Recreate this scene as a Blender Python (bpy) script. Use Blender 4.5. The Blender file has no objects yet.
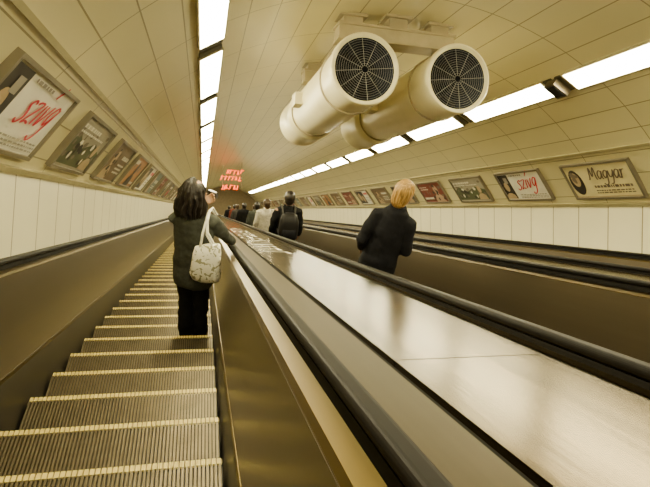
import bpy, bmesh, math, random
from mathutils import Matrix, Vector, noise
random.seed(4)
PI = math.pi
C = bpy.context.scene.collection
TM = Matrix.Rotation(-PI/6, 4, 'X')          # tunnel frame (x, along incline, normal) -> world
CX, N0, R = 1.763, -1.55, 3.40               # tunnel circle
S0, S1 = -6.0, 42.0
HN = -1.15                                   # plane of step edges
PITCH = 0.4675
ESC = [-0.436, 1.763, 3.962]                 # escalator centre lines
def T(x, s, n): return TM @ Vector((x, s, n))
def SK(k): return 2.296 + PITCH*k

# ------------------------------------------------------------------ materials
def mat(name, col, rough=0.5, metal=0.0, var=0.12, scale=6.0, bump=0.0, emit=None, estr=0.0, stretch=None, spec=None):
    m = bpy.data.materials.new(name); m.use_nodes = True
    nt = m.node_tree; b = nt.nodes['Principled BSDF']
    tc = nt.nodes.new('ShaderNodeTexCoord'); no = nt.nodes.new('ShaderNodeTexNoise')
    no.inputs['Scale'].default_value = scale; no.inputs['Detail'].default_value = 4
    if stretch:
        mp = nt.nodes.new('ShaderNodeMapping'); mp.inputs['Scale'].default_value = stretch
        nt.links.new(tc.outputs['Object'], mp.inputs['Vector']); nt.links.new(mp.outputs[0], no.inputs['Vector'])
    else:
        nt.links.new(tc.outputs['Object'], no.inputs['Vector'])
    rp = nt.nodes.new('ShaderNodeValToRGB')
    rp.color_ramp.elements[0].position = 0.3; rp.color_ramp.elements[1].position = 0.7
    rp.color_ramp.elements[0].color = [c*(1-var) for c in col]+[1]
    rp.color_ramp.elements[1].color = [min(1, c*(1+var)) for c in col]+[1]
    nt.links.new(no.outputs['Fac'], rp.inputs['Fac']); nt.links.new(rp.outputs['Color'], b.inputs['Base Color'])
    b.inputs['Roughness'].default_value = rough; b.inputs['Metallic'].default_value = metal
    if spec is not None: b.inputs['Specular IOR Level'].default_value = spec
    if bump:
        bp = nt.nodes.new('ShaderNodeBump'); bp.inputs['Strength'].default_value = bump; bp.inputs['Distance'].default_value = 0.02
        nt.links.new(no.outputs['Fac'], bp.inputs['Height']); nt.links.new(bp.outputs[0], b.inputs['Normal'])
    if emit:
        b.inputs['Emission Color'].default_value = list(emit)+[1]; b.inputs['Emission Strength'].default_value = estr
    return m

def panel_mat(name, c1, c2, joint, bw, rh, mortar, rough, offset=0.0):
    m = bpy.data.materials.new(name); m.use_nodes = True
    nt = m.node_tree; b = nt.nodes['Principled BSDF']
    uv = nt.nodes.new('ShaderNodeTexCoord'); br = nt.nodes.new('ShaderNodeTexBrick')
    br.offset = offset; br.squash = 1.0
    br.inputs['Color1'].default_value = list(c1)+[1]; br.inputs['Color2'].default_value = list(c2)+[1]
    br.inputs['Mortar'].default_value = list(joint)+[1]
    br.inputs['Scale'].default_value = 1; br.inputs['Mortar Size'].default_value = mortar
    br.inputs['Mortar Smooth'].default_value = 0.1; br.inputs['Bias'].default_value = 0
    br.inputs['Brick Width'].default_value = bw; br.inputs['Row Height'].default_value = rh
    nt.links.new(uv.outputs['UV'], br.inputs['Vector'])
    no = nt.nodes.new('ShaderNodeTexNoise'); no.inputs['Scale'].default_value = 1.3; no.inputs['Detail'].default_value = 5
    nt.links.new(uv.outputs['UV'], no.inputs['Vector'])
    mx = nt.nodes.new('ShaderNodeMixRGB'); mx.blend_type = 'MULTIPLY'; mx.inputs[0].default_value = 0.15
    nt.links.new(br.outputs['Color'], mx.inputs[1]); nt.links.new(no.outputs['Fac'], mx.inputs[2])
    nt.links.new(mx.outputs[0], b.inputs['Base Color'])
    b.inputs['Roughness'].default_value = rough
    bp = nt.nodes.new('ShaderNodeBump'); bp.inputs['Strength'].default_value = 0.4; bp.inputs['Distance'].default_value = 0.01; bp.invert = True
    nt.links.new(br.outputs['Fac'], bp.inputs['Height']); nt.links.new(bp.outputs[0], b.inputs['Normal'])
    return m

M = {}
M['ceil'] = panel_mat('ceiling_panel', (.74,.67,.385), (.71,.64,.365), (.30,.25,.12), 0.96, 0.27, 0.0055, 0.28, 0)
M['wallw'] = panel_mat('wall_panel', (.91,.855,.61), (.89,.835,.59), (.34,.28,.15), 0.48, 20, 0.008, 0.32)
M['trim'] = mat('trim_metal', (.45,.40,.22), .4, .3)
M['bronze'] = mat('bronze_panel', (.098,.077,.047), .28, .6, .10, 2, stretch=(1,.15,4))
M['skirt'] = mat('skirt_dark', (.022,.019,.015), .4, .3)
M['gold'] = mat('aluminium_deck', (.115,.080,.020), .33, 1.0, .08, 4, stretch=(8,.1,8))
M['deck'] = mat('outer_deck', (.075,.058,.030), .42, .8, .1, 4, stretch=(8,.1,8))
M['groove'] = mat('groove_dark', (.010,.009,.008), .7, spec=.1)
M['slab'] = mat('median_cover_metal', (.118,.083,.035), .235, 1.0, .20, 2, .06, stretch=(6,.5,1))
M['mark'] = mat('cover_marking', (.80,.76,.62), .5)
M['rubber'] = mat('handrail_rubber', (.006,.005,.0045), .5, 0, .2, spec=.10)
M['floor'] = mat('floor_concrete', (.10,.09,.07), .9)
M['rib'] = mat('step_rib', (.165,.132,.078), .40, .6, .2, 9)
M['valley'] = mat('step_valley', (.030,.025,.017), .7)
M['yellow'] = mat('step_yellow', (.84,.68,.20), .5, 0, .12, 20)
M['yvalley'] = mat('step_yellow_groove', (.24,.19,.07), .6, 0, .12, 20)
M['riser'] = mat('step_riser', (.06,.05,.035), .5, .4)
M['fan'] = mat('fan_paint', (.83,.76,.47), .36, 0, .04)
M['fandark'] = mat('fan_inside', (.026,.031,.052), .8, spec=.05)
M['wire'] = mat('fan_wire', (.33,.33,.32), .4, .3)
M['steel'] = mat('bracket_steel', (.42,.36,.22), .5, .1)
M['light'] = mat('light_diffuser', (.9,.88,.8), .5, emit=(1.0,.885,.51), estr=58.0)
M['lframe'] = mat('light_frame', (.45,.40,.24), .5, .0)
M['lgap'] = mat('light_gap', (.07,.06,.035), .6, .0)
M['frame'] = mat('poster_frame', (.25,.22,.16), .4, .4)
M['red'] = mat('sign_red', (.5,.03,.0), .5, emit=(1,.075,.0), estr=4.5)
M['dark'] = mat('dark_plastic', (.012,.011,.011), .5, spec=.3)
M['blade'] = mat('fan_blade', (.012,.014,.024), .7, spec=.1)
M['silver'] = mat('camera_silver', (.16,.155,.15), .35, .6)
M['skin'] = mat('skin', (.50,.30,.18), .55, 0, .06)
M['eyew'] = mat('eye', (.12,.09,.07), .2)
M['hall'] = mat('end_hall', (.30,.23,.13), .7)

# ------------------------------------------------------------------ mesh helpers
def mk(name, bm, mats, parent=None, mw=None, smooth=False):
    bmesh.ops.recalc_face_normals(bm, faces=bm.faces[:])
    me = bpy.data.meshes.new(name); bm.to_mesh(me); bm.free()
    if not isinstance(mats, (list, tuple)): mats = [mats]
    for m in mats: me.materials.append(m)
    return mko(name, me, parent, mw, smooth)
def mko(name, me, parent=None, mw=None, smooth=False):
    if smooth:
        for p in me.polygons: p.use_smooth = True
    o = bpy.data.objects.new(name, me); C.objects.link(o)
    if parent: o.parent = parent
    if mw is not None: o.matrix_world = mw
    return o
def thing(name, label, cat, mw, group=None):
    o = bpy.data.objects.new(name, None); C.objects.link(o); o.empty_display_size = .1
    o.matrix_world = mw; return tag(o, label, cat, group)
def tag(o, label, cat, group=None):
    o['label'] = label; o['category'] = cat
    if group: o['group'] = group
    return o
def struct(o): o['kind'] = 'structure'; return o
def dup(root, mw, label, group=None):
    r = root.copy(); C.objects.link(r); r.matrix_world = mw; r['label'] = label
    if group: r['group'] = group
    for ch in list(root.children):
        c = ch.copy(); C.objects.link(c); c.parent = r
        for g in ch.children:
            d = g.copy(); C.objects.link(d); d.parent = c
    return r
NB = bmesh.new
def box(bm, x0, x1, y0, y1, z0, z1, mi=0):
    v = [bm.verts.new(p) for p in ((x0,y0,z0),(x1,y0,z0),(x1,y1,z0),(x0,y1,z0),(x0,y0,z1),(x1,y0,z1),(x1,y1,z1),(x0,y1,z1))]
    for q in ((0,3,2,1),(4,5,6,7),(0,1,5,4),(1,2,6,5),(2,3,7,6),(3,0,4,7)):
        f = bm.faces.new([v[i] for i in q]); f.material_index = mi
def prism(bm, poly, y0, y1, mi=0, axis='Y'):
    def P(a, b, y): return (a, y, b) if axis == 'Y' else ((a, b, y) if axis == 'Z' else (y, a, b))
    a = [bm.verts.new(P(p[0], p[1], y0)) for p in poly]; b = [bm.verts.new(P(p[0], p[1], y1)) for p in poly]
    n = len(poly)
    fs = [bm.faces.new(a), bm.faces.new(b[::-1])]
    for i in range(n): fs.append(bm.faces.new((a[i], b[i], b[(i+1)%n], a[(i+1)%n])))
    for f in fs: f.material_index = mi
def frames(pts):
    pts = [Vector(p) for p in pts]; out = []
    prev = None
    for i in range(len(pts)):
        t = (pts[min(i+1, len(pts)-1)] - pts[max(i-1, 0)]).normalized()
        if prev is None:
            u = t.cross(Vector((0,0,1)))
            if u.length < .1: u = t.cross(Vector((0,1,0)))
        else: u = prev - t*prev.dot(t)
        u.normalize(); prev = u; out.append((pts[i], u, t.cross(u).normalized(), t))
    return out
def loft(bm, pts, rad, seg=12, closed=False, mi=0):
    fr = frames(pts)
    if not isinstance(rad, (list, tuple)): rad = [rad]*len(pts)
    L = []
    for (p, u, w, t), r in zip(fr, rad):
        L.append([bm.verts.new(p + u*(r*math.cos(2*PI*i/seg)) + w*(r*math.sin(2*PI*i/seg))) for i in range(seg)])
    n = len(L)
    for k in range(n if closed else n-1):
        A, B = L[k], L[(k+1) % n]
        for i in range(seg):
            f = bm.faces.new((A[i], A[(i+1)%seg], B[(i+1)%seg], B[i])); f.material_index = mi
    if not closed:
        for k, sg in ((0,-1), (-1,1)):
            p, u, w, t = fr[k]; r = rad[k]
            c = bm.verts.new(p + t*(sg*r*.55))
            for i in range(seg):
                f = bm.faces.new((L[k][i], L[k][(i+1)%seg], c)); f.material_index = mi
def ringloop(bm, rad, y, r, seg=40, ts=6):
    pts = [(rad*math.cos(2*PI*i/seg), y, rad*math.sin(2*PI*i/seg)) for i in range(seg)]
    L = []
    for i in range(seg):
        a = 2*PI*i/seg; d = Vector((math.cos(a),0,math.sin(a)))
        L.append([bm.verts.new(Vector(pts[i]) + d*(r*math.cos(2*PI*j/ts)) + Vector((0,1,0))*(r*math.sin(2*PI*j/ts))) for j in range(ts)])
    for i in range(seg):
        A, B = L[i], L[(i+1)%seg]
        for j in range(ts): bm.faces.new((A[j], A[(j+1)%ts], B[(j+1)%ts], B[j]))
def lathe(bm, prof, seg=48, close=False):           # prof (r, y) about the Y axis
    L = [[bm.verts.new((r*math.cos(2*PI*i/seg), y, r*math.sin(2*PI*i/seg))) for i in range(seg)] for r, y in prof]
    n = len(L)
    for k in range(n if close else n-1):
        A, B = L[k], L[(k+1)%n]
        for i in range(seg): bm.faces.new((A[i], A[(i+1)%seg], B[(i+1)%seg], B[i]))
def rings(bm, rs, seg=24, pw=1.0):
    L = []
    for cx, cy, cz, rx, ry in rs:
        row = []
        for i in range(seg):
            a = 2*PI*i/seg; c, s = math.cos(a), math.sin(a)
            c = math.copysign(abs(c)**pw, c); s = math.copysign(abs(s)**pw, s)
            row.append(bm.verts.new((cx+rx*c, cy+ry*s, cz)))
        L.append(row)
    for k in range(len(L)-1):
        for i in range(seg): bm.faces.new((L[k][i], L[k][(i+1)%seg], L[k+1][(i+1)%seg], L[k+1][i]))
    bm.faces.new(L[0][::-1]); bm.faces.new(L[-1])
def ell(bm, c, r, rot=None, u=16, v=10):
    m = Matrix.Translation(c) @ (rot or Matrix.Identity(4)) @ Matrix.Diagonal((r[0], r[1], r[2], 1))
    bmesh.ops.create_uvsphere(bm, u_segments=u, v_segments=v, radius=1, matrix=m)
def remesh(name, bm, voxel, mats, parent, smooth=4, fn=None):
    bmesh.ops.recalc_face_normals(bm, faces=bm.faces[:])
    me = bpy.data.meshes.new('t'); bm.to_mesh(me); bm.free()
    o = bpy.data.objects.new('t', me); C.objects.link(o)
    md = o.modifiers.new('r', 'REMESH'); md.mode = 'VOXEL'; md.voxel_size = voxel
    sm = o.modifiers.new('s', 'SMOOTH'); sm.factor = .5; sm.iterations = smooth
    bpy.context.view_layer.update()
    dg = bpy.context.evaluated_depsgraph_get()
    nm = bpy.data.meshes.new_from_object(o.evaluated_get(dg)); nm.name = name
    bpy.data.objects.remove(o); bpy.data.meshes.remove(me)
    if fn:
        ns = [v.normal.copy() for v in nm.vertices]
        for v, n in zip(nm.vertices, ns): v.co = fn(v.co.copy(), n)
    nm.materials.clear()
    for m in (mats if isinstance(mats, list) else [mats]): nm.materials.append(m)
    return mko(name, nm, parent, None, True)
ORD = ['first','second','third','fourth','fifth','sixth','seventh','eighth','ninth','tenth','eleventh','twelfth','thirteenth',
       'fourteenth','fifteenth','sixteenth','seventeenth','eighteenth','nineteenth','twentieth','twenty-first','twenty-second',
       'twenty-third','twenty-fourth','twenty-fifth','twenty-sixth','twenty-seventh','twenty-eighth','twenty-ninth','thirtieth',
       'thirty-first','thirty-second','thirty-third']

# ------------------------------------------------------------------ tunnel shell
def shell(name, P, m):                              # P: cross-section points (x, n, arc length)
    bm = NB(); uvl = bm.loops.layers.uv.new('UVMap')
    ns = 12; seg = len(P)-1
    V = [[bm.verts.new((p[0], S0+(S1-S0)*j/ns, p[1])) for p in P] for j in range(ns+1)]
    for j in range(ns):
        for i in range(seg):
            f = bm.faces.new((V[j][i], V[j][i+1], V[j+1][i+1], V[j+1][i]))
            for l, (jj, ii) in zip(f.loops, ((j,i),(j,i+1),(j+1,i+1),(j+1,i))):
                l[uvl].uv = (S0+(S1-S0)*jj/ns + 40.13, P[ii][2] + 20.115)
            f.smooth = True
    me = bpy.data.meshes.new(name); bm.to_mesh(me); bm.free(); me.materials.append(m)
    return struct(mko(name, me, None, TM))
aw = math.acos((0.21-N0)/R)
shell('ceiling', [(CX+R*math.sin(a), N0+R*math.cos(a), R*a) for a in [-aw+2*aw*i/64 for i in range(65)]], M['ceil'])
hw_ = R*math.sin(aw)
WB = 3.03                                           # half width of the wall foot
for sd, nm in ((-1,'wall_left'), (1,'wall_right')):
    shell(nm, [(CX+sd*(WB+(hw_-WB)*i/6), -1.6+1.81*i/6, .3*i - .06) for i in range(7)], M['wallw'])
bm = NB(); box(bm, -1.3, 4.83, S0, S1, -1.75, -1.6); struct(mk('floor', bm, M['floor'], None, TM))
bm = NB(); prism(bm, [(CX+R*math.sin(2*PI*i/40), N0+R*math.cos(2*PI*i/40)) for i in range(40)], S1, S1+.1); struct(mk('wall_back', bm, M['hall'], None, TM))
bm = NB(); prism(bm, [(CX+R*math.sin(2*PI*i/40), N0+R*math.cos(2*PI*i/40)) for i in range(40)], S0-.1, S0); struct(mk('wall_front', bm, M['hall'], None, TM))
def arcstrip(a, w, t):
    return [(CX+(R-q)*math.sin(a+d), N0+(R-q)*math.cos(a+d)) for q, d in ((-.01,-w),(-.01,w),(t,w),(t,-w))]
for i, a in enumerate((-aw, aw)):
    bm = NB(); prism(bm, arcstrip(a, .006, .03), S0, S1); struct(mk('trim_%d' % (i+1), bm, M['trim'], None, TM))
at = math.acos((0.78-N0)/R)
for i, a in enumerate((-at, at)):
    bm = NB(); prism(bm, arcstrip(a, .005, .02), S0, S1); struct(mk('trim_%d' % (i+3), bm, M['trim'], None, TM))

# ------------------------------------------------------------------ escalator balustrades, handrails, medians
E0, E1 = S0+.02, S1-.02
side_word = [('beside the white left wall', 'right beside the woman with the tote bag'),
             ('on near side of the blond person', 'on far side of the blond person'),
             ('on near side of the farthest escalator', 'farthest, running under the right wall')]
def rrect(cx, cz, w, h, r, n=5):
    out = []
    for ox, oz, a0 in ((w/2-r, h/2-r, 0), (-w/2+r, h/2-r, PI/2), (-w/2+r, -h/2+r, PI), (w/2-r, -h/2+r, 1.5*PI)):
        for i in range(n+1):
            a = a0+PI/2*i/n; out.append((cx+ox+r*math.cos(a), cz+oz+r*math.sin(a)))
    return out
for e, xc in enumerate(ESC):
    for sd in (-1, 1):
        w = side_word[e][0 if sd < 0 else 1]
        t = thing('escalator_balustrade', 'long bronze metal escalator balustrade ' + w, 'balustrade', TM, 'escalator balustrades')
        def q(pts): return [(xc+sd*d, n) for d, n in pts]
        bm = NB(); prism(bm, q([(.546,-1.5),(.568,-.945),(.60,-.945),(.60,-1.5)]), E0, E1); mk('skirt', bm, M['skirt'], t)
        bm = NB(); prism(bm, q([(.566,-.945),(.572,-.925),(.60,-.925),(.60,-.945)]), E0, E1); mk('trim_rail', bm, M['gold'], t)
        bm = NB(); prism(bm, q([(.576,-.925),(.645,-.42),(.71,-.42),(.71,-.925)]), E0, E1); mk('inner_panel', bm, M['bronze'], t)
        bm = NB(); prism(bm, q([(.646,-.43),(.646,-.416),(.660,-.405),(.705,-.397),(.705,-.43)]), E0, E1); mk('deck_strip', bm, M['gold'], t)
        bm = NB(); prism(bm, q([(.708,-.42),(.708,-.371),(.750,-.371),(.750,-.42)]), E0, E1); mk('handrail_guide', bm, M['groove'], t)
        bm = NB(); prism(bm, rrect(xc+sd*.729, -.353, .052, .034, .016), E0, E1)
        tag(mk('handrail', bm, M['rubber'], None, TM, False), 'black rubber escalator handrail ' + w, 'handrail', 'escalator handrails')
for i in range(2):
    x0 = ESC[i]+.729; x1 = ESC[i+1]-.729
    t = thing('median_cover', ['wide polished metal median cover beside the woman\'s handrail', 'polished metal median cover beyond the blond person\'s escalator'][i], 'median cover', TM, 'covers between escalators')
    bm = NB(); prism(bm, [(x0+.021,-.47),(x0+.021,-.392),(x0+.178,-.386),(x0+.178,-.47)], E0, E1); mk('outer_deck', bm, M['deck'], t)
    bm = NB(); box(bm, x0+.178, x0+.206, E0, E1, -.47, -.402); mk('groove', bm, M['groove'], t)
    bm = NB()
    s = E0
    while s < S1-.3:
        box(bm, x0+.206, x1-.068, s+.003, min(s+1.197, E1), -.47, -.384); s += 1.2
    mk('cover_plate', bm, M['slab'], t)
    bm = NB(); box(bm, x1-.068, x1-.058, E0, E1, -.47, -.40); mk('groove', bm, M['groove'], t)
    bm = NB(); box(bm, x1-.058, x1-.021, E0, E1, -.47, -.388); mk('outer_deck', bm, M['gold'], t)
    if i == 0:                                      # worn pale painted marks on the cover, too faint to read
        r = random.Random(5); s = 4.5
        while s < 10.5:
            bm = NB(); ln = r.uniform(.16,.26); a, b_ = x0+.24, x0+.24+r.uniform(.22,.27)
            for (xa, sa, xb, sb) in r.sample([(a,s,b_,s+.03),(a,s+ln,b_,s+ln-.03),(a,s,a+.02,s+ln),(b_,s,b_-.02,s+ln),((a+b_)/2,s,(a+b_)/2,s+ln),(a,s,b_,s+ln)], r.randint(2,3)):
                d = Vector((xb-xa, sb-sa)).normalized(); p = Vector((-d.y, d.x))*.017
                bm.faces.new([bm.verts.new((px, py, -.3825)) for px, py in ((xa+p.x,sa+p.y),(xb+p.x,sb+p.y),(xb-p.x,sb-p.y),(xa-p.x,sa-p.y))])
            s += ln+r.uniform(.10,.2)
            mk('marking', bm, M['mark'], t)
for i, (x0, x1) in enumerate(((CX-WB, ESC[0]-.750), (ESC[2]+.750, CX+WB))):
    bm = NB(); box(bm, x0, x1, S0, S1, -.46, -.39)
    struct(mk('trim_%d' % (i+5), bm, M['deck'], None, TM))

# ------------------------------------------------------------------ steps
bm = NB()
PW = 60; pw = 1.084/PW
box(bm, -.542, .542, -.40, -.028, -.03, -.012, 1)
for i in range(PW): box(bm, -.542+i*pw, -.542+i*pw+pw*.62, -.40, -.028, -.012, 0, 0)
step0 = thing('escalator_step', '', 'escalator step', Matrix.Translation(T(ESC[0], SK(-4), HN)), 'steps of the near escalator')
mk('tread', bm, [M['rib'], M['valley']], step0)
bm = NB()
box(bm, -.542, .542, -.028, -.002, -.03, -.005, 1)
for i in range(46): box(bm, -.540+i*.0235, -.540+i*.0235+.0175, -.028, .0, -.012, .001, 0)
mk('edge_strip', bm, [M['yellow'], M['yvalley']], step0)
bm = NB(); prism(bm, [(-.012,-.03),(-.002,-.03),(-.012,-.12),(-.035,-.225),(-.05,-.225)], -.542, .542, axis='X'); mk('riser', bm, M['riser'], step0)
k = -4
while SK(k) < 41:
    if k < 0: lb = 'ribbed metal escalator step below the photographer, nearer than the bottom of the photo'
    elif k < 6: lb = 'ribbed metal escalator step with yellow edge, %s fully visible counting up from photo bottom' % ORD[k]
    elif k == 6: lb = 'ribbed metal escalator step carrying the woman with the tote bag'
    elif k < 24: lb = 'ribbed escalator step with yellow edge, %s one beyond the step under the woman' % ORD[k-7]
    else: lb = 'tiny distant escalator step far down beyond the woman'
    if k == -4: step0['label'] = lb
    else: dup(step0, Matrix.Translation(T(ESC[0], SK(k), HN)), lb)
    k += 1
for xc in ESC[1:]:                                  # stepped floor of the other two escalators, hidden by balustrades
    bm = NB(); prev = None
    for k in range(-4, 82):
        p = T(xc, SK(k), HN)
        a = [bm.verts.new((xc+sx*.542, p.y-.4049, p.z)) for sx in (-1,1)]; b = [bm.verts.new((xc+sx*.542, p.y, p.z)) for sx in (-1,1)]
        bm.faces.new((a[0], a[1], b[1], b[0]))
        if prev: bm.faces.new((prev[0], prev[1], a[1], a[0]))
        prev = b
    struct(mk('floor', bm, M['riser']))

# ------------------------------------------------------------------ ceiling lights
al = math.asin(1.728/R)
LL, LW = 1.58, .215
bm = NB(); box(bm, -LW/2, LW/2, -LL/2, LL/2, -.034, -.018)
def lm(a, s): return TM @ Matrix.Translation((CX+R*math.sin(a), s, N0+R*math.cos(a))) @ Matrix.Rotation(a, 4, 'Y')
light0 = thing('ceiling_light', '', 'ceiling light', lm(-al, 0), 'fluorescent ceiling panels')
mk('diffuser', bm, M['light'], light0)
bm = NB()
for x0, x1, y0, y1, mi in ((-LW/2-.014,-LW/2,-LL/2-.03,LL/2+.03,0),(LW/2,LW/2+.014,-LL/2-.03,LL/2+.03,0),(-LW/2,LW/2,-LL/2-.03,-LL/2,0),(-LW/2,LW/2,LL/2,LL/2+.03,0),(-LW/2,LW/2,-LL/2-.14,-LL/2-.03,1),(-LW/2,LW/2,LL/2+.03,LL/2+.14,1)):
    box(bm, x0, x1, y0, y1, -.032 if mi == 0 else -.022, .02, mi)
mk('frame', bm, [M['lframe'], M['lgap']], light0)
first = True
for sd, nm, st in ((-1, 'left', 3), (1, 'right', 4)):
    for k in range(23):
        s = 4.45+1.92*(k-5)+.96
        vis = k-st
        if vis < 0: lb = 'fluorescent ceiling panel behind or above the photographer in the %s row' % nm
        else: lb = 'bright fluorescent ceiling panel, %s from the front in the %s row' % (ORD[vis], nm)
        if first: light0.matrix_world = lm(sd*al, s); light0['label'] = lb; first = False
        else: dup(light0, lm(sd*al, s), lb)
# device in the right light row
t = thing('ceiling_speaker', 'small dark speaker box in the gap of the right ceiling light row', 'speaker', lm(al, 4.45))
bm = NB(); box(bm, -.10, .10, -.075, .075, -.10, -.024); mk('body', bm, M['bronze'], t)
bm = NB()
for i in range(6): box(bm, -.08, .08, -.06+i*.022, -.05+i*.022, -.108, -.10)
mk('grille', bm, M['dark'], t)

# ------------------------------------------------------------------ posters
col = lambda n, c: M.setdefault(n, mat(n, c, .45, 0, .08, 5))
sheetc = {'white':(.90,.87,.76), 'cream':(.82,.72,.40), 'brown':(.20,.135,.08), 'maroon':(.22,.05,.036), 'grey':(.38,.35,.27), 'orange':(.42,.20,.07), 'black':(.06,.052,.052), 'teal':(.17,.22,.20)}
inkc = {'ired':(.62,.02,.045), 'iblue':(.15,.11,.08), 'idark':(.035,.03,.03), 'ilight':(.78,.74,.62), 'itan':(.52,.39,.22), 'igrey':(.36,.33,.28), 'igreen':(.10,.12,.06), 'iskin':(.55,.38,.25), 'imid':(.20,.16,.12)}
PWD, PH = 1.03, .50
def poster_matrix(sd, s):
    a = sd*math.radians(53.1); r = R-.028
    c = Vector((CX+r*math.sin(a), s, N0+r*math.cos(a)))
    H = Vector((-sd*math.cos(a), 0, sd*math.sin(a))); W = Vector((0, -sd, 0)); N = W.cross(H)
    m = Matrix.Identity(4)
    for i, v in enumerate((W, H, N)):
        for j in range(3): m[j][i] = v[j]
    return TM @ Matrix.Translation(c) @ m
def flat(bm, pts, z, mi):
    bm.faces.new([bm.verts.new((x, y, z)) for x, y in pts]).material_index = mi
def rect(x0, y0, x1, y1): return [(x0,y0),(x1,y0),(x1,y1),(x0,y1)]
def oval(cx, cy, rx, ry, n=18): return [(cx+rx*math.cos(2*PI*i/n), cy+ry*math.sin(2*PI*i/n)) for i in range(n)]
def bust(x, y, s): return [(x-.16*s,y),(x+.16*s,y),(x+.14*s,y+.10*s),(x+.05*s,y+.15*s),(x-.05*s,y+.15*s),(x-.14*s,y+.10*s)]
def fine(x0, x1, ys, h, seed):                      # rows of tiny unreadable print
    r = random.Random(seed); out = []
    for y in ys:
        x = x0
        while x < x1-.02:
            w = r.uniform(.015,.06); out.append(rect(x, y, min(x+w, x1), y+h)); x += w+.012
    return out
def busy(x0, y0, x1, y1, n, seed):                  # scattered soft shapes of a photographic picture
    r = random.Random(seed); out = []
    for i in range(n):
        cx, cy = r.uniform(x0+.06, x1-.06), r.uniform(y0+.05, y1-.05); rx, ry = r.uniform(.02,.06), r.uniform(.02,.05); a0 = r.uniform(0, 6)
        out.append([(cx+rx*math.cos(a0+k)*r.uniform(.7,1), cy+ry*math.sin(a0+k)*r.uniform(.7,1)) for k in (0,.9,1.9,2.8,3.9,5.1)])
    return out
# brush lettering: each letter is a list of strokes, advance width last
GL = {'s':([[(.46,.78),(.28,.92),(.1,.76),(.30,.5),(.42,.22),(.18,0),(-.06,.16)]], .56),
      'z':([[(.0,.80),(.16,.90),(.46,.84),(.26,.46),(.02,.06),(.24,.12),(.54,.02)]], .64),
      '\u00ed':([[(.08,.88),(.07,.45),(.10,.02)],[(.12,1.20),(.26,1.48),(.42,1.75)]], .30),
      'v':([[(-.02,.86),(.08,.5),(.18,.02),(.36,.5),(.46,.90)]], .60),
      'g':([[(.48,.80),(.24,.90),(.04,.52),(.2,.12),(.42,.4),(.50,.85),(.44,.1),(.36,-.42),(.12,-.6),(-.14,-.42)]], .62),
      'M':([[(-.1,.05),(.05,.2),(.18,1.3),(.4,.35),(.68,1.32),(.82,.2),(.98,.02)]], 1.02),
      'a':([[(.5,.82),(.22,.9),(.03,.5),(.18,.06),(.42,.35),(.52,.85),(.5,.2),(.66,.04)]], .66),
      'r':([[(.05,.92),(.1,.5),(.06,0)],[(.08,.5),(.22,.84),(.45,.86)]], .46),
      'y':([[(.0,.88),(.08,.3),(.28,.2),(.48,.6),(.54,.9),(.46,.1),(.3,-.45),(.02,-.5)]], .62)}
def catmull(pts, n=6):
    P = [Vector(p) for p in pts]; P = [P[0]*2-P[1]]+P+[P[-1]*2-P[-2]]; out = []
    for i in range(1, len(P)-2):
        for j in range(n):
            t = j/n; a, b, c, d = P[i-1:i+3]
            out.append(.5*((2*b)+(c-a)*t+(2*a-5*b+4*c-d)*t*t+(3*b-a-3*c+d)*t**3))
    return out+[P[-2]]
def script_mesh(word, size, shear, wd, x0, y0, z, rise=0.0):
    bm = NB(); x = 0; zz = z
    tot = sum(GL[c][1] for c in word)
    for c in word:
        for st in GL[c][0]:
            pts = catmull(st); L = []
            for i, p in enumerate(pts):
                d = (pts[min(i+1,len(pts)-1)]-pts[max(i-1,0)]).normalized()
                w_ = wd*(.5+.5*abs(d.y))*(1 if 0 < i < len(pts)-1 else .5)
                nrm = Vector((-d.y, d.x))*w_
                row = []
                for q in (p+nrm, p-nrm):
                    X = (q.x+x-tot/2+q.y*shear)*size; row.append(bm.verts.new((x0+X, y0+q.y*size+X*rise, zz)))
                L.append(row)
            for A, B in zip(L, L[1:]): bm.faces.new((A[0], A[1], B[1], B[0]))
            zz += .0002
        x += GL[c][1]
    me = bpy.data.meshes.new('lettering'); bm.to_mesh(me); bm.free(); return me
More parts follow.
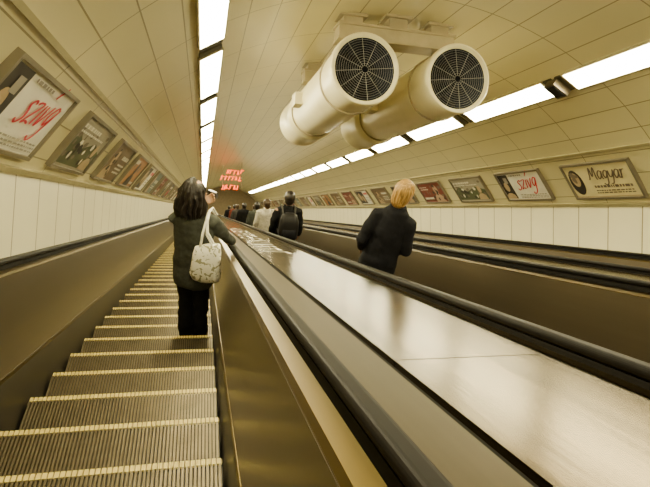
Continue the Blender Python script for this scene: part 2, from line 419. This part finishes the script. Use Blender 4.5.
DES = {
 'script': ('white', [('idark',[rect(-.48,-.21,-.24,.21)]), ('itan',[bust(-.37,-.21,.68), oval(-.37,.0,.055,.08)]), ('igrey',[rect(-.36,.06,-.28,.16)]+fine(-.18,.10,(.175,),.022,1)+fine(-.14,.45,(-.15,-.175,-.20),.012,2))], ('sz\u00edvg', .165, 'ired', .12, -.04, .072, .35, .10)),
 'magyar': ('cream', [('idark',[oval(-.37,-.01,.105,.18)]), ('itan',[oval(-.37,.03,.065,.10)]), ('imid',busy(-.46,-.15,-.27,.15,6,21)+fine(-.12,.42,(-.095,),.034,3)), ('iblue',fine(-.12,.42,(-.14,-.17),.014,4)), ('itan',[rect(-.47,-.22,.47,-.208)])], ('Magyar', .128, 'iblue', .13, .02, .078, .2, .0)),
 'land': ('grey', [('igreen',[[(-.48,-.2),(.48,-.2),(.48,-.02),(.2,.06),(-.1,-.03),(-.35,.08),(-.48,.0)]]), ('imid',busy(-.47,-.2,.47,.2,16,31)), ('ilight',fine(-.45,.1,(.13,),.035,15)+fine(-.45,.3,(.09,),.018,5)+busy(-.4,-.2,.4,.1,6,32)), ('itan',[bust(.3,-.2,.8), oval(.3,.0,.05,.07)]), ('idark',busy(-.47,-.2,.2,.05,7,33))], None),
 'dark': ('brown', [('imid',busy(-.47,-.22,.47,.22,18,41)), ('itan',[bust(-.22,-.22,1.1), oval(-.22,.04,.08,.1)]), ('idark',busy(-.4,-.22,.1,.2,10,42)), ('ilight',fine(.08,.45,(.06,),.05,16)+fine(.08,.45,(-.02,-.07,-.12),.022,6))], None),
 'maroon': ('maroon', [('imid',busy(-.47,-.22,.47,.22,14,51)), ('iskin',[oval(.2,.05,.09,.12), bust(.2,-.22,1.2)]), ('idark',busy(-.1,-.22,.45,.2,10,52)), ('ilight',fine(-.45,-.06,(-.16,),.05,17)+fine(-.45,-.1,(.12,.07),.022,7))], None),
 'photo': ('white', [('idark',[rect(-.47,-.2,.05,.2)]), ('imid',busy(-.47,-.2,.05,.2,12,61)), ('itan',[oval(-.3,.02,.1,.13), oval(-.08,-.04,.08,.11)]), ('ired',fine(.12,.45,(.09,),.06,18)), ('igrey',fine(.12,.45,(-.02,-.07,-.12),.018,8))], None),
 'orange': ('orange', [('imid',busy(-.47,-.22,.47,.22,14,71)), ('idark',[bust(0,-.22,1.2), oval(0,.05,.085,.11)]), ('ilight',fine(-.46,-.15,(.12,),.06,19)+fine(.2,.46,(-.18,),.04,20))], None),
 'night': ('black', [('imid',busy(-.47,-.22,.47,.22,16,81)), ('ilight',fine(-.4,.4,(.08,),.06,22)), ('ired',[oval(-.2,-.08,.1,.1)]), ('itan',[bust(.22,-.22,.9), oval(.22,-.01,.055,.07)])], None),
 'teal': ('teal', [('imid',busy(-.47,-.22,.47,.22,14,91)), ('ilight',fine(-.1,.45,(.0,),.07,23)+fine(-.1,.4,(-.08,-.12),.02,9)), ('iskin',[oval(-.33,.04,.08,.1), bust(-.33,-.22,.9)])], None)}
DNAME = {'script':'white poster with red script','magyar':'yellow cream poster with Magyar lettering and round motif','land':'mottled grey green picture poster',
 'dark':'dark brown poster with tan figure','maroon':'dark maroon poster with pale figure','photo':'white poster with a dark photo and red line','orange':'orange poster with dark figure','night':'black poster with pale line and red disc','teal':'teal poster with pale lettering'}
meshes = {}
def mesh_of(bm, name, m):
    me = bpy.data.meshes.new(name); bm.to_mesh(me); bm.free(); me.materials.append(m); return me
bm = NB(); f_ = .026
for r4 in ((-PWD/2,-PWD/2+f_,-PH/2,PH/2),(PWD/2-f_,PWD/2,-PH/2,PH/2),(-PWD/2+f_,PWD/2-f_,PH/2-f_,PH/2),(-PWD/2+f_,PWD/2-f_,-PH/2,-PH/2+f_)): box(bm, *r4, -.03, .018)
bmesh.ops.recalc_face_normals(bm, faces=bm.faces[:]); frame_me = mesh_of(bm, 'frame', M['frame'])
def poster(design, sd, s, label):
    t = thing('poster', label, 'poster', poster_matrix(sd, s), 'framed posters on the tunnel walls')
    mko('frame', frame_me, t)
    sh, prints, txt = DES[design]
    if design not in meshes:
        bm = NB(); box(bm, -PWD/2+f_, PWD/2-f_, -PH/2+f_, PH/2-f_, -.02, .0)
        bmesh.ops.recalc_face_normals(bm, faces=bm.faces[:])
        z = .002; ml = [col(sh, sheetc[sh])]
        for j, (ink, polys) in enumerate(prints):   # printed picture, inside the sheet's own mesh
            for i, p in enumerate(polys): flat(bm, p, z+min(i,20)*.00008, j+1)
            z += .002; ml.append(col(ink, inkc[ink]))
        me = bpy.data.meshes.new('sheet'); bm.to_mesh(me); bm.free()
        for m_ in ml: me.materials.append(m_)
        L = [('sheet', me)]
        if txt:
            me = script_mesh(txt[0], txt[1], txt[6], txt[5], txt[3], txt[4], z+.001, txt[7])
            me.materials.append(col(txt[2], inkc[txt[2]])); L.append(('lettering', me))
        meshes[design] = L
    for nm, me in meshes[design]: mko(nm, me, t)
Ld = ['photo','script','land','dark','orange','photo','teal','maroon','land','night','dark','photo','script','orange','dark','land','maroon','photo','night','teal','dark','land','photo','dark','orange','land']
for k in range(26):
    s = 2.50+1.455*(k-1)+PWD/2
    lb = '%s, %s from front on left wall' % (DNAME[Ld[k]], ORD[k-1]) if k else '%s on left wall beside the photographer' % DNAME[Ld[k]]
    poster(Ld[k], -1, s, lb)
Rd = ['land','photo','magyar','script','land','maroon','night','dark','photo','maroon','dark','orange','land','script','dark','teal','night','photo','dark','land','maroon','orange','dark','photo','land','dark']
for k in range(26):
    s = 4.39+1.455*(k-2)+PWD/2
    lb = '%s, %s from front on right wall' % (DNAME[Rd[k]], ORD[k-2]) if k > 1 else '%s on right wall outside the photo' % DNAME[Rd[k]]
    poster(Rd[k], 1, s, lb)

# ------------------------------------------------------------------ jet fans
def fan(x, label):
    t = thing('jet_fan', label, 'fan', TM @ Matrix.Translation((x, 4.15, 1.235)), 'ceiling jet fans')
    bm = NB(); lathe(bm, [(.26,.55),(.262,.05),(.266,.012),(.290,-.008),(.300,-.008),(.308,.006),(.308,.045),(.294,.055),(.293,.55),(.293,1.75),(.276,1.80),(.276,2.05),(.302,2.10),(.314,2.12),(.314,2.20),(.302,2.22),(.302,2.70),(.314,2.72),(.314,2.80),(.26,2.80),(.25,2.4)])
    mk('casing', bm, M['fan'], t, None, True).modifiers.new('e', 'EDGE_SPLIT').split_angle = .6
    bm = NB(); lathe(bm, [(.2655,.016),(.259,.03),(.255,.6),(.0,.6)]); mk('inner_liner', bm, M['fandark'], t, None, True)
    bm = NB(); lathe(bm, [(.0,.20),(.05,.22),(.085,.30),(.085,.5),(.0,.5)], 24); h = mk('impeller_hub', bm, M['blade'], t, None, True)
    for i in range(9):
        bm = NB(); a = 2*PI*i/9; d = Vector((math.cos(a),0,math.sin(a))); p = Vector((-math.sin(a),0,math.cos(a)))
        v = [bm.verts.new(d*r + p*o + Vector((0,y,0))) for r, o, y in ((.08,-.03,.36),(.08,.03,.44),(.24,.055,.45),(.24,-.055,.33))]
        bm.faces.new(v); mk('blade', bm, M['blade'], h)
    bm = NB()
    for r in (.03,.05,.07,.09,.11,.13,.15,.17,.19,.21,.23,.25): ringloop(bm, r, .012, .0010)
    for i in range(12):
        a = 2*PI*i/12+.13; loft(bm, [(.03*math.cos(a),.012,.03*math.sin(a)),(.268*math.cos(a),.012,.268*math.sin(a))], .0017, 6)
    mk('grille', bm, M['wire'], t)
    for y in (.42, 2.0):
        bm = NB(); ringloop(bm, .300 if y < 1 else .286, y, .010, 40); box(bm, -.06, .06, y-.04, y+.04, .28, .345); mk('clamp', bm, M['steel'], t)
    bm = NB(); box(bm, -.37, -.28, 1.30, 1.52, -.06, .07); mk('junction_box', bm, M['fan'], t)
fan(1.326, 'cream cylindrical jet fan with round grille, hanging nearer the left light row')
fan(2.20, 'cream cylindrical jet fan with round grille, hanging nearer the right light row')
for i, y in enumerate((4.57, 6.15)):
    t = thing('fan_support', ['steel support beam over the grille ends of both jet fans', 'steel support beam over the rear ends of both jet fans'][i], 'support beam', TM @ Matrix.Translation((CX, y, 1.582)))
    bm = NB(); box(bm, -.60, .56, -.11, .11, .0, .02); box(bm, -.59, .55, -.09, .09, .02, .13); box(bm, -.60, .56, -.11, .11, .13, .15); mk('beam', bm, M['steel'], t)
    for x in (-.46, -.02, .40):
        top = N0+math.sqrt(R*R-x*x)-1.582
        bm = NB(); box(bm, x-.09, x+.09, -.08, .08, .15, top+.01); box(bm, x-.13, x+.13, -.11, .11, top-.025, top+.0); mk('hanger', bm, M['steel'], t)

# ------------------------------------------------------------------ red illuminated sign
t = thing('hanging_sign', 'glowing red illuminated sign hanging from the ceiling far down the tunnel', 'sign', TM @ Matrix.Translation((1.07, 19.6, 1.15)))
bm = NB()
for x in (-.36, .36): box(bm, x-.008, x+.008, .03, .05, -.36, .40)
mk('housing', bm, mat('sign_box', (.20,.10,.04), .5), t)
rs = random.Random(7)
for row, (z0, z1, xa, xb) in enumerate(((.24,.38,-.22,.40),(-.02,.13,-.44,.42),(-.36,-.20,-.38,.24))):
    bm = NB(); x = xa
    while x < xb-.05:
        w = rs.uniform(.04,.10); k2 = rs.randint(0, 3); sl = .05; j = rs.uniform(-.035,.035); a0, a1 = z0+j, z1+j*.5
        loft(bm, [(x,.01,a0),(x+sl*.7,.01,(a0+a1)/2+rs.uniform(-.02,.02)),(x+sl,.01,a1)], .020, 6)
        if k2 == 0: loft(bm, [(x+sl,.01,a1),(x+w+sl,.01,a1-.02)], .018, 6)
        if k2 == 1: loft(bm, [(x+w,.01,a0),(x+w+sl,.01,a1)], .020, 6)
        if k2 == 2: loft(bm, [(x,.01,a0),(x+w,.01,a0+.02)], .020, 6)
        if k2 == 3: loft(bm, [(x+sl,.01,a1),(x+w,.01,a0)], .018, 6)
        x += w+.06
    mk('lettering', bm, M['red'], t)
for x in (-.36, .36):
    bm = NB(); box(bm, x-.012, x+.012, .03, .05, .39, N0+math.sqrt(R*R-(1.07+x-CX)**2)-1.15); mk('rod', bm, M['steel'], t)

# ------------------------------------------------------------------ people
def ik(a, t, l1, l2, pole):
    d = t-a; L = min(d.length, (l1+l2)*.995); dn = d.normalized()
    x = (l1*l1-l2*l2+L*L)/(2*L); h = math.sqrt(max(l1*l1-x*x, 0))
    p = pole-dn*pole.dot(dn); p.normalize()
    return a+dn*x+p*h, a+dn*L
def hand(bm, w, f, p, right, curl):
    f = f.normalized(); p = (p-f*p.dot(f)).normalized(); t = f.cross(p)*(1 if right else -1)
    loft(bm, [w-f*.03, w+f*.01], [.026,.024], 10)
    for off, ln, sp in ((.030,.068,.10),(.010,.076,.03),(-.010,.070,-.03),(-.028,.055,-.10)):
        kn = w+f*.088+t*off-p*.002
        loft(bm, [w+f*.005+t*off*.55, w+f*.05+t*off*.85, kn], [.015,.0145,.0115], 8)
        d = (f+t*sp).normalized(); a = 0; pt = [kn]
        for j, q in enumerate((.45,.32,.23)):
            a += curl*(.7 if j == 0 else 1)
            pt.append(pt[-1]+(d*math.cos(a)+p*math.sin(a))*ln*q)
        loft(bm, pt, [.0105,.0095,.0088,.0075], 8)
    loft(bm, [w+f*.015+t*.012, w+f*.045+t*.038+p*.008, w+f*.068+t*.05+p*.018, w+f*.09+t*.052+p*.028], [.016,.0135,.011,.0085], 8)
def person(label, x, k, hgt, yaw, jk, tr, hr, female=False, hem=.80, rh=None, lh=None, rhf=None, lhf=None, hyaw=0, hpitch=0, vox=.011, sk=None, group=None, bulk=1.0, dy=0.2, collar=True, hairtype='short', curl=.5, shoulder=None, sz=1.375, lx=.092, lean=0.0, wrinkle=.016):
    root = thing('person', label, 'person', Matrix.Translation(T(x, SK(k), HN)+Vector((0,-dy,0))) @ Matrix.Rotation(lean, 4, 'Y') @ Matrix.Rotation(yaw, 4, 'Z') @ Matrix.Scale(hgt/1.70, 4), group)
    HM = Matrix.Translation((0,-.005,1.48)) @ Matrix.Rotation(hyaw, 4, 'Z') @ Matrix.Rotation(hpitch, 4, 'X') @ Matrix.Translation((0,.005,-1.48))
    sw = shoulder or (.155 if female else .170)
    sk = sk or M['skin']
    def headxf(bm, n0):
        for v in list(bm.verts)[n0:]: v.co = HM @ v.co
    arms = []
    for sd, tg, hf in ((1, rh, rhf), (-1, lh, lhf)):
        S = Vector((sd*sw, -.01, sz))
        tg = Vector(tg) if tg else Vector((sd*.235, .07, .86))
        pole = Vector((sd*.35, -1, -.35))
        E, W = ik(S, tg, .285, .255, pole)
        f, p = hf if hf else ((W-E).normalized()+Vector((0,.15,0)), Vector((-sd, .2, 0)))
        arms.append((sd, S, E, W, Vector(f), Vector(p)))
    # body
    bm = NB()
    rings(bm, [(0,0,.80,.13,.085),(0,-.005,.90,.150,.105),(0,0,1.0,.135,.095),(0,0,1.08,.122,.09),(0,0,1.2,.132,.098),(0,0,1.3,.138,.10),(0,-.005,sz,.118,.08),(0,-.005,1.42,.068,.06),(0,-.005,1.45,.052,.052)])
    loft(bm, [(0,-.01,1.38),(0,.0,1.46),(0,.008,1.54)], [.058,.053,.052], 14)
    n0 = len(bm.verts)
    rings(bm, [(0,.048,1.470,.022,.022),(0,.042,1.478,.036,.038),(0,.030,1.495,.052,.062),(0,.018,1.525,.062,.082),(0,.010,1.56,.069,.092),(0,.004,1.60,.075,.097),(0,.0,1.64,.074,.097),(0,-.003,1.67,.063,.083),(0,-.005,1.69,.042,.055),(0,-.005,1.70,.018,.025)])
    loft(bm, [(0,.094,1.605),(0,.106,1.58),(0,.116,1.558)], [.008,.010,.014], 8)
    ell(bm, (0,.094,1.523), (.022,.009,.006)); ell(bm, (0,.091,1.512), (.018,.009,.006))
    ell(bm, (0,.085,1.622), (.05,.012,.007))
    for sd in (-1,1): ell(bm, (sd*.077,-.008,1.580), (.010,.019,.030))
    bm.verts.ensure_lookup_table(); headxf(bm, n0)
    for sd, S, E, W, f, p in arms:
        loft(bm, [S-Vector((sd*.05,0,0)), S, S.lerp(E,.5), E, E.lerp(W,.4), W], [.043,.046,.042,.036,.034,.024], 12)
        hand(bm, W, f, p, sd > 0, curl)
    for sd in (-1,1):
        loft(bm, [(sd*.075,0,.92),(sd*(lx-.01),.0,.85),(sd*(lx-.004),.01,.65),(sd*(lx-.002),.012,.47),(sd*lx,-.008,.32),(sd*lx,-.012,.09)], [.07,.076,.064,.048,.046,.033], 12)
        loft(bm, [(sd*lx,-.035,.045),(sd*(lx+.004),.05,.04),(sd*(lx+.012),.15,.026)], [.036,.034,.02], 10)
    remesh('body', bm, vox*.62 if vox < .012 else vox, sk, root, 3)
    for sd in (-1,1):
        bm = NB(); ell(bm, HM @ Vector((sd*.030,.0865,1.598)), (.0115,.0115,.0095)); mk('eye', bm, M['eyew'], root, None, True)
    # jacket
    bm = NB(); b = bulk; fl = 1.04 if female else 1.0
    rr = [(0,0,hem,.168*b*fl,.128*b*fl),(0,0,hem+.04,.172*b*fl,.13*b*fl)]
    if hem < .88: rr.append((0,-.003,.92,.175*b,.128*b))
    ks = min(1, sw/.165)
    rr += [(0,0,1.02,.162*b,.122*b),(0,0,1.10,.156*b,.12*b),(0,0,1.2,.162*b,.125*b),(0,0,1.3,.168*b*ks,.124*b),(0,-.008,sz,.150*b*ks,.108*b),(0,-.01,1.42,.104,.083),(0,-.01,1.445,.078,.070)]
    if collar: rr.append((0,-.008,1.478,.070,.066))
    rings(bm, rr)
    for sd, S, E, W, f, p in arms:
        We = E.lerp(W, .95)
        loft(bm, [S-Vector((sd*.07,0,-.012)), S-Vector((0,0,.010)), S.lerp(E,.5), E, E.lerp(W,.5), We], [.058*b,.062*b,.060*b,.054*b,.048*b,.041*b], 14)
    off = Vector((random.uniform(0,9), random.uniform(0,9), 0))
    def wr(v, n):
        return v + n*(wrinkle*noise.noise(Vector((v.x*7, v.y*7, v.z*11))+off) + .3*wrinkle*noise.noise(v*22+off))
    remesh('jacket', bm, vox, jk, root, 6, wr)
    # trousers
    bm = NB()
    rings(bm, [(0,0,.80,.15,.105),(0,-.005,.90,.165,.118),(0,0,1.02,.145,.108)])
    for sd in (-1,1):
        loft(bm, [(sd*.075,0,.92),(sd*(lx-.009),.0,.84),(sd*(lx-.002),.01,.65),(sd*lx,.012,.47),(sd*(lx+.002),-.004,.30),(sd*(lx+.002),-.006,.10),(sd*(lx+.002),-.004,.055)], [.08,.092,.082,.070,.067,.066,.066], 14)
    remesh('trousers', bm, vox, tr, root, 3, wr)
    for sd in (-1,1):
        bm = NB(); loft(bm, [(sd*(lx+.002),-.055,.045),(sd*(lx+.002),.0,.05),(sd*(lx+.006),.08,.045),(sd*(lx+.013),.17,.03)], [.043,.046,.042,.028], 12)
        remesh('shoe', bm, max(vox*.8,.009), M['dark'], root, 2, lambda v, n: Vector((v.x, v.y, max(v.z, .002))))
    # hair
    bm = NB(); lock = .0
    if hairtype == 'bob':
        ell(bm, (0,-.026,1.616), (.098,.106,.100)); rings(bm, [(0,-.045,1.385,.054,.034),(0,-.052,1.41,.096,.066),(0,-.052,1.46,.118,.088),(0,-.050,1.53,.121,.095),(0,-.045,1.60,.108,.091),(0,-.035,1.66,.084,.070)])
        amp = .030; lock = .013
    elif hairtype == 'collar':
        ell(bm, (0,-.018,1.616), (.082,.096,.094)); rings(bm, [(0,-.048,1.475,.040,.028),(0,-.046,1.505,.062,.046),(0,-.040,1.56,.076,.061),(0,-.035,1.62,.078,.067)])
        amp = .010; lock = .005
    else:
        ell(bm, (0,-.018,1.618), (.087,.100,.097)); ell(bm, (0,-.045,1.555), (.072,.062,.075))
        amp = .008
    bm.verts.ensure_lookup_table(); headxf(bm, 0)
    HI = HM.inverted()
    def hw(v, n):
        q = HI @ v; ph = math.atan2(q.x, q.y+.03); fall = min(1, max(.25, (1.70-q.z)/.16))
        return v + n*(amp*noise.noise(Vector((v.x*14, v.y*14, v.z*9))+off) + lock*fall*math.sin(ph*17+4.5*noise.noise(Vector((v.x*8,v.y*8,v.z*11))+off)))
    remesh('hair', bm, vox*.6, hr, root, 3, hw)
    return root, arms, HM

cl = lambda n, c, r=.85: mat(n, c, r, 0, .22, 30, .15, spec=.2)
blackc = cl('cloth_black', (.007,.007,.008)); darkg = cl('cloth_dark_green_grey', (.060,.064,.054)); navy = cl('cloth_navy', (.009,.009,.012))
beige = cl('cloth_beige', (.52,.48,.39)); brownc = cl('cloth_brown', (.07,.045,.025)); greyc = cl('cloth_grey', (.06,.057,.052)); redc = cl('cloth_red_brown', (.18,.04,.025))
hairmat = lambda n, c, v, sp: mat(n, c, .42, 0, v, 9, .3, spec=sp, stretch=(11,11,1))
h_dark = hairmat('hair_dark', (.014,.010,.008), .4, .5); h_blond = hairmat('hair_blond', (.40,.235,.065), .6, .35); h_brown = hairmat('hair_brown', (.05,.03,.016), .3, .4)

# woman with tote bag: targets worked out in world space relative to her feet, then turned into her own frame
def loc(v, yaw, hgt): return (Matrix.Rotation(-yaw, 3, 'Z') @ Vector(v))/(hgt/1.70)
WY, WH, WX, WK = math.radians(-14), 1.69, -.075, 6
feet = T(WX, SK(WK), HN)+Vector((0,-.2,0))
railp = T(.293, 4.72, -.317)-feet
rail_f = Matrix.Rotation(-WY, 3, 'Z') @ T(0,1,0); rail_p = Matrix.Rotation(-WY, 3, 'Z') @ -T(0,0,1)
camp = Vector((.142,.215,1.435))
woman, warms, wHM = person('woman from behind in dark jacket with dark bob hair, holding up a small camera', WX, WK, WH, WY, darkg, blackc, h_dark, True, .70,
    rh=loc(railp, WY, WH), lh=loc(camp-Vector((.09,.01,.055)), WY, WH), rhf=(rail_f, rail_p), lhf=(Vector((.85,.25,.45)), Vector((.2,-.6,.5))), hyaw=math.radians(-18), hpitch=math.radians(-6), vox=.010, hairtype='bob', lx=.070, bulk=1.02, wrinkle=.014)
# compact camera
cm = thing('camera', 'small grey compact camera held up beside the woman\'s face', 'camera', Matrix.Translation(feet+camp+Vector((.01,.035,.015))) @ Matrix.Rotation(math.radians(-38), 4, 'Z'))
bm = NB(); prism(bm, rrect(0, 0, .10, .060, .012), -.012, .012); mk('body', bm, M['silver'], cm)
bm = NB(); lathe(bm, [(.0,.035),(.017,.035),(.021,.030),(.022,.012),(.0,.012)], 20); mk('lens', bm, M['fandark'], cm)
bm = NB(); box(bm, -.032, .026, -.0135, -.012, -.022, .022); mk('screen', bm, M['dark'], cm)
# tote bag
bagm = bpy.data.materials.new('tote_print'); bagm.use_nodes = True
nt = bagm.node_tree; b = nt.nodes['Principled BSDF']; tc = nt.nodes.new('ShaderNodeTexCoord'); vo = nt.nodes.new('ShaderNodeTexNoise'); vo.inputs['Scale'].default_value = 22; vo.inputs['Detail'].default_value = 2; vo.inputs['Distortion'].default_value = 1.2
rp = nt.nodes.new('ShaderNodeValToRGB'); rp.color_ramp.interpolation = 'CONSTANT'
rp.color_ramp.elements[0].color = (.34,.33,.20,1); rp.color_ramp.elements[1].color = (.90,.87,.75,1); rp.color_ramp.elements[1].position = .43
nt.links.new(tc.outputs['Object'], vo.inputs['Vector']); nt.links.new(vo.outputs['Fac'], rp.inputs['Fac']); nt.links.new(rp.outputs[0], b.inputs['Base Color']); b.inputs['Roughness'].default_value = .8
strapm = cl('tote_strap', (.84,.80,.68))
bag = thing('tote_bag', 'white tote bag with green leaf print hanging from the woman\'s shoulder', 'bag', Matrix.Translation(feet) @ Matrix.Rotation(WY, 4, 'Z'))
bx_, by_ = .165, -.215
bm = NB(); rings(bm, [(bx_,by_,.905,.092,.035),(bx_-.004,by_,.92,.112,.056),(bx_-.007,by_,.98,.126,.068),(bx_-.002,by_+.005,1.06,.120,.060),(bx_+.004,by_+.015,1.17,.110,.045),(bx_+.003,by_+.02,1.235,.102,.028),(bx_+.003,by_+.02,1.24,.096,.020)], 36, .72)
pouch = mk('pouch', bm, bagm, bag, None, True)
for v in pouch.data.vertices:
    p = v.co; f_b = (1.25-p.z)/.35
    v.co = p + Vector((.010*noise.noise(p*8), .020*noise.noise(p*9), .016*noise.noise(p*7+Vector((3,0,0)))+.024*math.sin((p.x-bx_)*14)*(1-f_b)))
for o in (-.014, .024):
    bm = NB(); loft(bm, [(bx_-.062,by_+.02+o,1.19),(bx_-.05,by_+.025+o,1.26),(.12,-.168+o,1.33),(.128,-.11+o,1.40),(.13,-.03+o,1.45),(.14,.055+o,1.435),(.165,.11+o,1.34)], .008, 8)
    loft(bm, [(bx_+.062,by_+.02+o,1.19),(bx_+.04,by_+.025+o,1.26),(.155,-.168+o,1.33),(.14,-.115+o,1.395),(.135,-.03+o,1.452)], .008, 8)
    mk('handle', bm, strapm, bag, None, True)

# blond person on next escalator
def kfor(s): return int(round((s+.173-2.296)/PITCH))
person('person with short blond hair from behind in black jacket on the middle escalator', 1.52, 6, 1.80, math.radians(-24), navy, blackc, h_blond, False, .78, hyaw=math.radians(-25), vox=.010, bulk=.93, shoulder=.142, sz=1.35, rh=(.16,.22,.95), lh=(-.18,.12,.9), hairtype='collar', lean=math.radians(6), wrinkle=.010)
k3 = kfor(8.95)
p3, _, _ = person('dark-haired man from behind wearing a black backpack', 1.40, k3, 1.83, 0, blackc, navy, h_dark, False, .80, vox=.013)
bp = thing('backpack', 'black backpack with grey trim worn by the dark-haired man', 'backpack', p3.matrix_world.copy())
bm = NB(); rings(bm, [(0,-.20,.98,.13,.06),(0,-.21,1.0,.15,.085),(0,-.215,1.15,.155,.095),(0,-.205,1.30,.145,.085),(0,-.185,1.38,.12,.06),(0,-.17,1.41,.07,.03)], 28, .6); mk('pack', bm, M['dark'], bp, None, True)
bm = NB(); rings(bm, [(0,-.295,1.02,.10,.025),(0,-.305,1.04,.11,.035),(0,-.305,1.16,.11,.033),(0,-.295,1.19,.10,.02)], 24, .6); mk('front_pocket', bm, navy, bp, None, True)
for sd in (-1,1):
    bm = NB(); loft(bm, [(sd*.09,-.14,1.36),(sd*.10,-.06,1.44),(sd*.105,.04,1.43),(sd*.115,.125,1.33),(sd*.125,.14,1.18),(sd*.15,.06,1.06),(sd*.14,-.13,1.03)], .016, 8); mk('strap', bm, greyc, bp, None, True)
person('person from behind in pale beige jacket beyond the backpack', 1.44, kfor(12.5), 1.76, 0, beige, greyc, h_brown, False, .76, vox=.016, bulk=1.05)
far = [(1.50, 15.4, 1.72, darkg, h_dark, 'distant person in dark green jacket just beyond the beige jacket'),
       (1.47, 19.3, 1.75, blackc, h_dark, 'distant person in black jacket in the far group under the red sign'),
       (1.95, 20.2, 1.70, brownc, h_brown, 'distant person in brown jacket in the far group under the red sign'),
       (1.47, 23.1, 1.74, greyc, h_brown, 'distant person in grey jacket in the far group under the red sign'),
       (1.55, 26.4, 1.76, redc, h_dark, 'distant person in red-brown jacket in the far group under the red sign'),
       (1.47, 30.1, 1.72, navy, h_dark, 'farthest person in navy jacket in the far group under the red sign')]
for x, s, h, j, hh, lb in far:
    person(lb, x, kfor(s), h, 0, j, blackc, hh, vox=.022, group='people far down the middle escalator')

# ------------------------------------------------------------------ camera, world
psi, th, ro = math.radians(13.80), math.radians(3.508), math.radians(1.8)
Rv = Vector((math.cos(psi), -math.sin(psi), 0)); F = Vector((math.sin(psi)*math.cos(th), math.cos(psi)*math.cos(th), -math.sin(th))); U = Rv.cross(F)
R2 = Rv*math.cos(ro)+U*math.sin(ro); U2 = U*math.cos(ro)-Rv*math.sin(ro)
cd = bpy.data.cameras.new('camera_view'); cd.sensor_width = 36; cd.lens = 36*500/650; cd.clip_start = .02; cd.clip_end = 200
co = bpy.data.objects.new('camera_view', cd); C.objects.link(co)
m = Matrix.Identity(4)
for i, v in enumerate((R2, U2, -F)):
    for j in range(3): m[j][i] = v[j]
co.matrix_world = TM @ m
bpy.context.scene.camera = co
w = bpy.data.worlds.new('world'); bpy.context.scene.world = w; w.use_nodes = True
w.node_tree.nodes['Background'].inputs[0].default_value = (1,.9,.65,1); w.node_tree.nodes['Background'].inputs[1].default_value = .05
